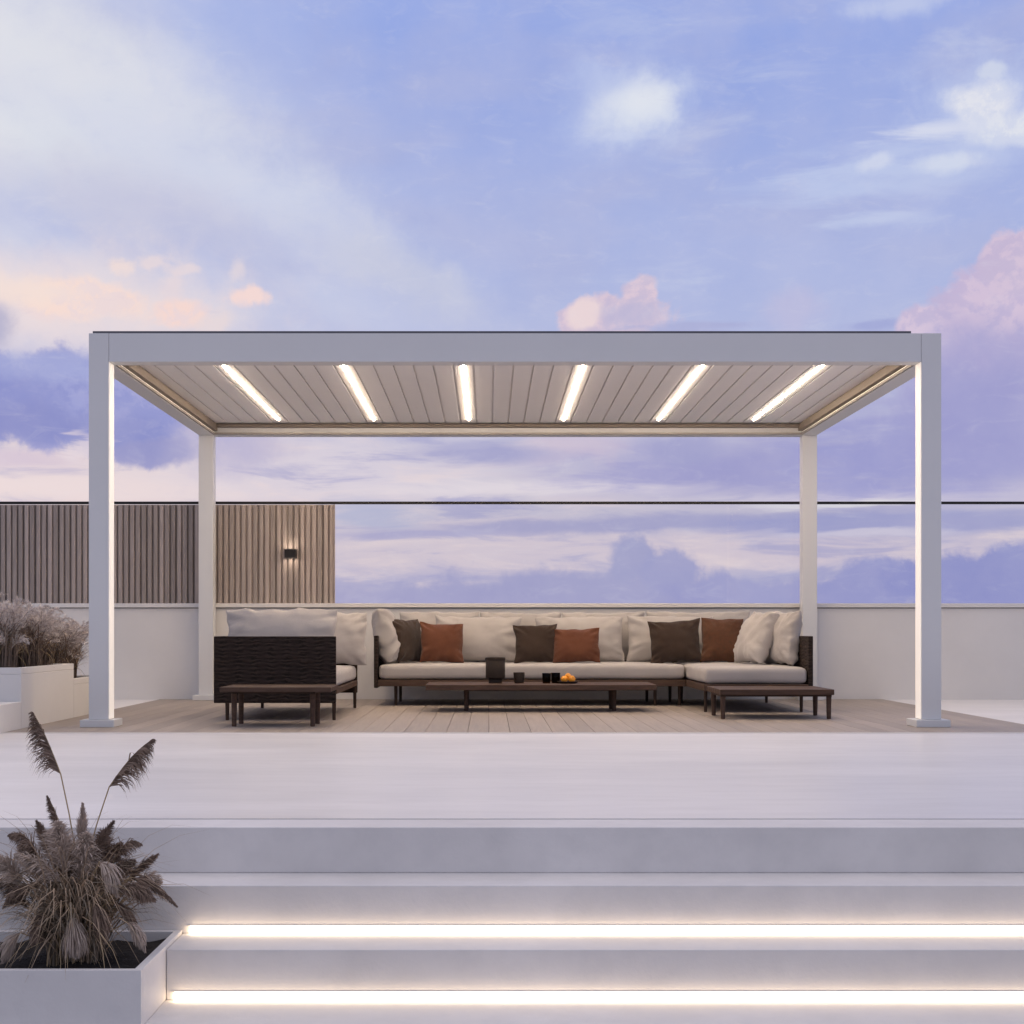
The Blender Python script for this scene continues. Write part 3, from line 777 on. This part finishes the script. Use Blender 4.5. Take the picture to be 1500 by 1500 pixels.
# throw pillows
cushion("throw_pillow", "dark brown pillow turned sideways next to the left rust pillow", "pillow", 0.46, 0.42, 0.15, (-0.70, 13.34, SZ), 14, 58, 0, 'brown', 21, 0.075, G2, wr=1.3)
cu("throw_pillow", "rust orange pillow at the left end of the long sofa", 615, 680, 912, 13.27, 0.15, 'orange', 14, 12, 2, 22, 0.075, G3, wr=1.3)
cu("throw_pillow", "square dark brown pillow in the middle of the long sofa", 753, 818, 914, 13.27, 0.13, 'brown', 12, 0, -1, 23, 0.075, G2, wr=1.3)
cu("throw_pillow", "low rust orange pillow right of the middle brown pillow", 809, 880, 920, 13.22, 0.14, 'orange', 14, -6, -2, 24, 0.075, G3, wr=1.3)
cu("throw_pillow", "widest dark brown pillow near the sofa corner", 953, 1030, 908, 13.27, 0.15, 'brown', 12, 0, -3, 25, 0.075, G2, wr=1.3)
cu("throw_pillow", "rust brown pillow in the sofa corner beside the widest brown one", 1026, 1087, 905, 13.24, 0.14, 'rustbrown', 13, -8, 2, 27, 0.075, None, wr=1.3)
cu("throw_pillow", "dark brown pillow half hidden behind the rust brown corner pillow", 1046, 1098, 911, 13.40, 0.12, 'brown', 12, -10, 3, 26, 0.075, G2, wr=1.3)

# ------------------------------------------------------------------ on the coffee table
TZ = 0.2325
t = thing("lantern", "dark cylindrical lantern, tallest object on the coffee table", "lantern", (0.056, 12.33, TZ))
MB().lathe([(0, 0), (0.056, 0), (0.058, 0.004), (0.058, 0.034), (0.054, 0.038), (0, 0.038)], n=40).build("foot", M['ceramic'], t, smooth=False)
MB().lathe([(0.04, 0.0385), (0.080, 0.042), (0.083, 0.05), (0.083, 0.196), (0.079, 0.199), (0.079, 0.055), (0.04, 0.048), (0.04, 0.0385)], n=40).build("shade", M['ceramic'], t, smooth=True)
MB().lathe([(0.0835, 0.196), (0.086, 0.198), (0.086, 0.216), (0.083, 0.219), (0.077, 0.219), (0.077, 0.1995), (0.0835, 0.1995)], n=40).build("rim", M['ceramic'], t)
MB().lathe([(0, 0.05), (0.034, 0.05), (0.034, 0.13), (0.03, 0.134), (0, 0.134)], n=24).build("candle", M['ceramic'], t)
def tumbler(label, x, y, r, h, m):
    t = MB().lathe([(0, 0), (r*0.82, 0), (r*0.86, 0.004), (r, h-0.002), (r*0.985, h), (r*0.94, h-0.002), (r*0.80, 0.012), (0, 0.010)], n=32).build("tumbler", M[m], None, smooth=True, loc=(x, y, TZ))
    tag(t, label, "tumbler", "tumblers on the coffee table")
tumbler("dark opaque tumbler standing alone right of the lantern", 0.258, 12.33, 0.049, 0.092, 'ceramic')
tumbler("smoked glass tumbler, left of the pair", 0.49, 12.30, 0.038, 0.086, 'smoke')
tumbler("smoked glass tumbler of the pair, next to the oranges", 0.57, 12.36, 0.040, 0.088, 'smoke')
t = MB().lathe([(0, 0), (0.07, 0), (0.085, 0.010), (0.092, 0.018), (0.089, 0.019), (0.068, 0.006), (0, 0.005)], n=36).build("plate", M['ceramic'], None, smooth=True, loc=(0.672, 12.30, TZ))
tag(t, "small dark plate under the oranges on the coffee table", "plate")
def orange(label, x, y, z, r, sd):
    b = bmesh.new(); bmesh.ops.create_uvsphere(b, u_segments=24, v_segments=16, radius=r)
    for v in b.verts:
        v.co.z *= 0.93; v.co += v.co.normalized()*r*0.03*noise.noise(v.co*40+Vector((sd, 0, 0)))
        if v.co.z > r*0.85: v.co.z -= r*0.08
    mb = MB(); mb.b.free(); mb.b = b
    o = mb.build("orange", M['fruit'], None, smooth=True, loc=(x, y, z)); o.rotation_euler = (sd, sd*0.7, 0)
    tag(o, label, "orange", "oranges on the plate")
orange("orange at the left of the small pile on the plate", 0.641, 12.29, TZ+0.036, 0.031, 0.3)
orange("orange at the right of the small pile on the plate", 0.704, 12.29, TZ+0.036, 0.031, 1.1)
orange("orange resting on top of the other two", 0.674, 12.312, TZ+0.060, 0.027, 0.8)

# ------------------------------------------------------------------ raised planter at far left
t = thing("planter", "raised white planter in stepped blocks left of the deck", "planter", (DX0-0.004, 10.02, 0))
W = -1.9
sh = MB()
sh.box(W, 0, 0.0, 1.27, 0.0005, 0.38); 
sh.build("planter_body", M['wall'], t, bevel=0.004)
rim = MB(); rim.box(W, 0, 0.0, 0.05, 0.381, 0.425); rim.box(-0.05, 0, 0.0505, 1.27, 0.381, 0.425); rim.box(W, -0.0505, 1.22, 1.27, 0.381, 0.425)
rim.build("rim", M['wall'], t, bevel=0.003)
MB().box(W, 0, -2.6, -0.001, 0.0005, 0.19).build("low_ledge", M['wall'], t, bevel=0.004)
lb = MB(); lb.box(W, 0, 1.2715, 2.25, 0.0005, 0.26); lb.box(-0.05, 0, 1.2715, 2.25, 0.261, 0.305); lb.box(W, -0.0505, 2.20, 2.25, 0.261, 0.305)
lb.build("low_bed", M['wall'], t, bevel=0.004)
so_ = MB(); so_.box(W, -0.051, 0.051, 1.219, 0.381, 0.405); so_.box(W, -0.051, 1.2725, 2.199, 0.261, 0.29)
so_.build("soil", M['soil'], t)

def curve_pts(base, ang, h, reach, droop, n=7):
    """arching blade: rises to h and leans out by reach, its tip falling by droop"""
    pts = []
    for i in range(n):
        s_ = i/(n-1)
        r_ = reach*(s_**1.6)
        z_ = h*(1-(1-s_)**1.7) - droop*s_**3.2
        pts.append((base[0]+math.cos(ang)*r_, base[1]+math.sin(ang)*r_, base[2]+z_))
    return pts

def grass_blades(mb, n, rb, h, reach, droop, w, rn):
    for _ in range(n):
        a = rn.uniform(0, 2*math.pi); r0 = rb*math.sqrt(rn.random()); a0 = rn.uniform(0, 2*math.pi)
        hh = h*rn.uniform(0.55, 1.0); rr = reach*rn.uniform(0.3, 1.0)
        pts = curve_pts((r0*math.cos(a0), r0*math.sin(a0), 0), a, hh, rr, droop*rn.uniform(0.2, 1.0))
        sd = Vector((-math.sin(a), math.cos(a), rn.uniform(-0.3, 0.3)))
        ww = w*rn.uniform(0.6, 1.2)
        mb.ribbon(pts, [ww*0.8, ww, ww, ww*0.9, ww*0.7, ww*0.4, ww*0.06], sd)

def plume_into(mb, pts, length_f, dens, rn, wid=0.0012, down=0.5, fan=1.0, bias=None):
    """feathery plume: fine barbs along a spine of points"""
    P = [Vector(p) for p in pts]
    L = sum((P[i+1]-P[i]).length for i in range(len(P)-1))
    def ev(s_):
        f = s_*(len(P)-1); i = min(int(f), len(P)-2); return P[i].lerp(P[i+1], f-i), (P[i+1]-P[i]).normalized()
    n = int(dens)
    for _ in range(n):
        s_ = rn.random()**0.9
        p, tdir = ev(s_)
        prof = (0.35+0.65*math.sin(math.pi*min(1, s_*0.8+0.22)))*(1-0.55*s_)
        l = length_f*prof*rn.uniform(0.6, 1.15)
        a = rn.uniform(0, 2*math.pi)
        u = tdir.orthogonal().normalized(); v = tdir.cross(u)
        side = (u*math.cos(a)+v*math.sin(a))
        if bias is not None: side = (side*0.5 + Vector(bias)*rn.uniform(0.4, 1.0)).normalized()
        d0 = (tdir*rn.uniform(0.7, 1.3)+side*0.75*fan).normalized()
        q0 = p
        q1 = q0+d0*l*0.45
        d1 = (d0+Vector((0, 0, -down))*rn.uniform(0.5, 1.2)).normalized()
        q2 = q1+d1*l*0.35
        d2 = (d1+Vector((0, 0, -down*1.3))*rn.uniform(0.5, 1.2)).normalized()
        q3 = q2+d2*l*0.3
        sd = d0.cross(Vector((rn.uniform(-1, 1), rn.uniform(-1, 1), rn.uniform(-1, 1))))
        if sd.length < 1e-4: continue
        mb.ribbon([q0, q1, q2, q3], [wid, wid*1.1, wid*0.8, wid*0.12], sd)

def feather_clump(seed):
    rn = random.Random(seed)
    root = thing("ornamental_plant", "feathery pale dried grass clump in the raised white planter", "plant", (0, 0, 0), "feathery plants in the raised planter")
    b = MB(); grass_blades(b, 260, 0.10, 0.44, 0.30, 0.16, 0.0045, rn); b.build("blades", M['mauve'], root)
    b = MB(); grass_blades(b, 34, 0.08, 0.34, 0.34, 0.27, 0.005, rn); b.build("dry_blades", M['gold'], root)
    f = MB(); st = MB()
    for _ in range(40):
        a = rn.uniform(0, 2*math.pi); h = rn.uniform(0.28, 0.56); r_ = rn.uniform(0.05, 0.32)
        pts = curve_pts((rn.uniform(-.08, .08), rn.uniform(-.08, .08), 0), a, h, r_, rn.uniform(0.02, 0.14), 9)
        st.tube(pts[:7], 0.0018, 4)
        plume_into(f, pts[3:], 0.085, 90, rn, 0.0022, 0.35, 0.9)
    st.build("stems", M['mauve'], root); f.build("plumes", M['feather'], root)
    return root
def copy_tree(o, parent=None):
    c = o.copy(); COL.objects.link(c)
    if parent: c.parent = parent
    for ch in list(o.children): copy_tree(ch, c)
    return c
protos = [feather_clump(41), feather_clump(42), feather_clump(43)]
spots = [(-3.47, 10.30, .40, 1.05), (-3.78, 10.42, .40, 1.12), (-3.42, 10.75, .40, 0.95), (-3.70, 10.85, .40, 1.12), (-4.02, 10.70, .40, 1.0), (-3.45, 11.12, .40, 0.95),
         (-3.80, 11.12, .40, 1.05), (-3.45, 11.55, .285, 1.0), (-3.75, 11.65, .285, 1.1), (-3.50, 11.95, .285, 0.95)]
used = set()
for i, (x_, y_, z_, sc) in enumerate(spots):
    p = protos[i % 3]
    c = p if (i % 3) not in used else copy_tree(p)
    used.add(i % 3)
    c.location = (x_, y_, z_); c.rotation_euler = (0, 0, i*1.37); c.scale = (sc, sc, sc*rnd.uniform(0.92, 1.05))

# ------------------------------------------------------------------ planter in the steps with pampas grass
FYP = 4.23
t = thing("planter", "white planter box set into the steps at lower left", "planter", (SX, FYP, -3*RI))
pz1 = RI+0.012
pb = MB()
pb.box(-1.6, -0.0005, 0, 0.022, 0.0005, pz1)
pb.box(-0.024, -0.0005, 0.0225, Y2-FYP-0.003, 0.0005, pz1)
pb.box(-1.6, -0.0245, Y2-FYP-0.026, Y2-FYP-0.003, 0.0005, pz1)
pb.build("planter_wall", M['step'], t, bevel=0.002)
so_ = bmesh.new()
bmesh.ops.create_grid(so_, x_segments=60, y_segments=24, size=1)
for v in so_.verts:
    x_ = -0.812+v.co.x*0.787; y_ = 0.284+v.co.y*0.26
    v.co = (x_, y_, 0.141+0.014*noise.fractal(Vector((x_*14, y_*14, 0)), 1, 2, 4))
mb = MB(); mb.b.free(); mb.b = so_; mb.build("soil", M['soil'], t, smooth=True)

rn = random.Random(5)
PBX, PBY, PBZ = -1.285, 4.50, -3*RI+0.10
pp = thing("pampas_plant", "dark pampas plant with tall feathery plumes in the step planter", "plant", (PBX, PBY, PBZ))
def loc(px, py, dy=0.0):
    y_ = PBY+dy
    return Vector(((px-CX)*y_/F-PBX, dy, EYE-(py-CY)*y_/F-PBZ))
b = MB(); grass_blades(b, 420, 0.08, 0.44, 0.36, 0.24, 0.0032, rn); b.build("blades", M['blade'], pp)
b = MB(); grass_blades(b, 300, 0.085, 0.40, 0.28, 0.16, 0.0042, rn); b.build("dark_blades", M['darkblade'], pp)
b = MB()
for _ in range(34):
    a = rn.uniform(0, 2*math.pi)
    pts = curve_pts((rn.uniform(-.06, .06), rn.uniform(-.10, .0), 0.02), a, rn.uniform(.16, .34), rn.uniform(.08, .26), rn.uniform(.06, .34))
    b.ribbon(pts, [.0024, .003, .003, .0026, .002, .0012, .0002], Vector((-math.sin(a), math.cos(a), 0)))
b.build("golden_blades", M['gold'], pp)

def spine(a, b_, sag, n=7):
    out = []
    for i in range(n):
        s_ = i/(n-1); p = a.lerp(b_, s_); p.z += sag*math.sin(math.pi*s_); out.append(p)
    return out
def plume(a, tip, sag, ln, dens, m, bias=None, down=0.5, fan=1.0, wid=0.0011, stem_from=None):
    sp = spine(a, tip, sag)
    f = MB(); plume_into(f, sp, ln, dens, rn, wid, down, fan, bias)
    pl = f.build("plume", M[m], pp)
    s0 = stem_from if stem_from is not None else Vector((rn.uniform(-.03, .03), rn.uniform(-.03, .03), 0))
    st = spine(s0, a, 0.0, 6)
    for i, q in enumerate(st): q.x += (a.x-s0.x)*-0.25*math.sin(math.pi*i/5)
    s_ = MB(); s_.tube(st+sp[1:], [.0022]*6+[.0016, .0014, .0012, .001, .0008, .0005], 5)
    s_.build("stem", M['gold'], pl)
D_, P_ = 'plume', 'plume_pale'
plume(loc(89, 1134, .03), loc(48, 1043, .03), 0.012, 0.10, 300, D_, (-0.8, 0, -0.9), 1.0, 1.0, 0.0019)
plume(loc(160, 1153, .0), loc(223, 1083, .0), 0.016, 0.10, 300, D_, (0.6, 0, -1.0), 1.0, 1.0, 0.0019)
plume(loc(93, 1225, .05), loc(70, 1166, .05), 0.008, 0.042, 420, D_, (-0.9, 0, -0.4), 0.5, 0.8, 0.0014)
plume(loc(72, 1250, .02), loc(54, 1203, .02), 0.006, 0.044, 380, D_, None, 0.4, 0.6, 0.0014)
plume(loc(120, 1250, .06), loc(121, 1178, .06), 0.0, 0.050, 700, P_, None, 0.1, 0.55, 0.0013)
plume(loc(133, 1266, -.02), loc(166, 1204, -.02), 0.010, 0.050, 560, D_, None, 0.4, 0.7, 0.0014)
plume(loc(186, 1292, .03), loc(231, 1252, .03), 0.006, 0.046, 380, D_, None, 0.3, 0.7, 0.0014)
plume(loc(190, 1285, -.03), loc(258, 1326, -.03), 0.022, 0.066, 620, D_, (0.4, 0, -0.8), 0.4, 0.8, 0.0014)
plume(loc(165, 1265, .02), loc(207, 1236, .0), 0.035, 0.060, 300, D_, (0.3, 0, -0.9), 0.9, 0.9, 0.0014)
plume(loc(60, 1262, .0), loc(14, 1222, .0), 0.035, 0.070, 420, D_, (-0.3, 0, -0.9), 0.9, 0.9, 0.0014)
plume(loc(92, 1292, -.05), loc(24, 1250, -.06), 0.018, 0.080, 800, P_, (-0.2, 0, -0.9), 0.7, 0.8, 0.0015)
plume(loc(146, 1262, -.08), loc(172, 1310, -.10), 0.02, 0.085, 800, P_, None, 0.9, 0.7, 0.0015)
plume(loc(104, 1340, -.12), loc(112, 1398, -.15), 0.012, 0.105, 900, P_, None, 0.9, 0.8, 0.0015)
plume(loc(186, 1350, -.08), loc(212, 1392, -.10), 0.014, 0.065, 560, P_, None, 0.9, 0.6, 0.0015)
plume(loc(30, 1366, -.08), loc(4, 1408, -.10), 0.014, 0.070, 560, P_, None, 0.9, 0.6, 0.0015)
plume(loc(58, 1300, -.03), loc(6, 1326, -.04), 0.03, 0.085, 700, D_, (-0.3, 0, -0.9), 0.8, 0.9, 0.0014)
plume(loc(165, 1320, -.05), loc(205, 1368, -.06), 0.02, 0.075, 700, D_, (0.3, 0, -0.9), 0.8, 0.8, 0.0014)
plume(loc(85, 1275, .04), loc(66, 1218, .04), 0.006, 0.065, 640, P_, None, 0.3, 0.7, 0.0014)
plume(loc(140, 1280, .05), loc(178, 1236, .05), 0.01, 0.062, 600, D_, None, 0.5, 0.9, 0.0014)
plume(loc(40, 1330, .02), loc(2, 1288, .02), 0.03, 0.09, 640, D_, (-0.5, 0, -0.7), 0.8, 0.9, 0.0014)
plume(loc(108, 1300, .06), loc(98, 1228, .06), 0.0, 0.075, 800, P_, None, 0.3, 0.8, 0.0014)
plume(loc(75, 1340, -.10), loc(48, 1380, -.12), 0.02, 0.085, 600, D_, None, 0.9, 0.8, 0.0014)
plume(loc(135, 1325, -.12), loc(155, 1378, -.14), 0.02, 0.08, 600, D_, None, 0.9, 0.8, 0.0014)
plume(loc(200, 1300, .05), loc(236, 1292, .05), 0.02, 0.06, 420, P_, None, 0.7, 0.8, 0.0014)
rp = random.Random(11)
for px_, py_, tx, ty in ((120, 1300, 128, 1222), (70, 1292, 30, 1240), (152, 1300, 196, 1262), (60, 1318, 22, 1352), (128, 1322, 92, 1376), (158, 1330, 178, 1384),
                         (96, 1282, 84, 1205), (172, 1306, 226, 1318), (48, 1345, 30, 1398), (148, 1290, 150, 1218), (112, 1312, 138, 1360), (30, 1300, -8, 1262)):
    dy = rp.uniform(-.10, .06)
    if ty > 1345: continue
    plume(loc(px_, py_, dy), loc(tx, ty, dy*1.2), rp.uniform(0.005, 0.03), rp.uniform(0.07, 0.10), 620, rp.choice((D_, P_, P_)), None, rp.uniform(0.5, 0.9), 0.9, 0.0015)
b = MB()
for i in range(150):
    a = rp.uniform(0, 2*math.pi)
    pts = curve_pts((rp.uniform(-.06, .06), rp.uniform(-.06, .06), 0.02), a, rp.uniform(.30, .50), rp.uniform(.10, .36), rp.uniform(0.0, .14))
    b.ribbon(pts, [.0016, .0022, .0022, .0019, .0015, .0009, .0002], Vector((-math.sin(a), math.cos(a), rp.uniform(-.4, .4))))
b.build("arching_blades", M['blade'], pp)
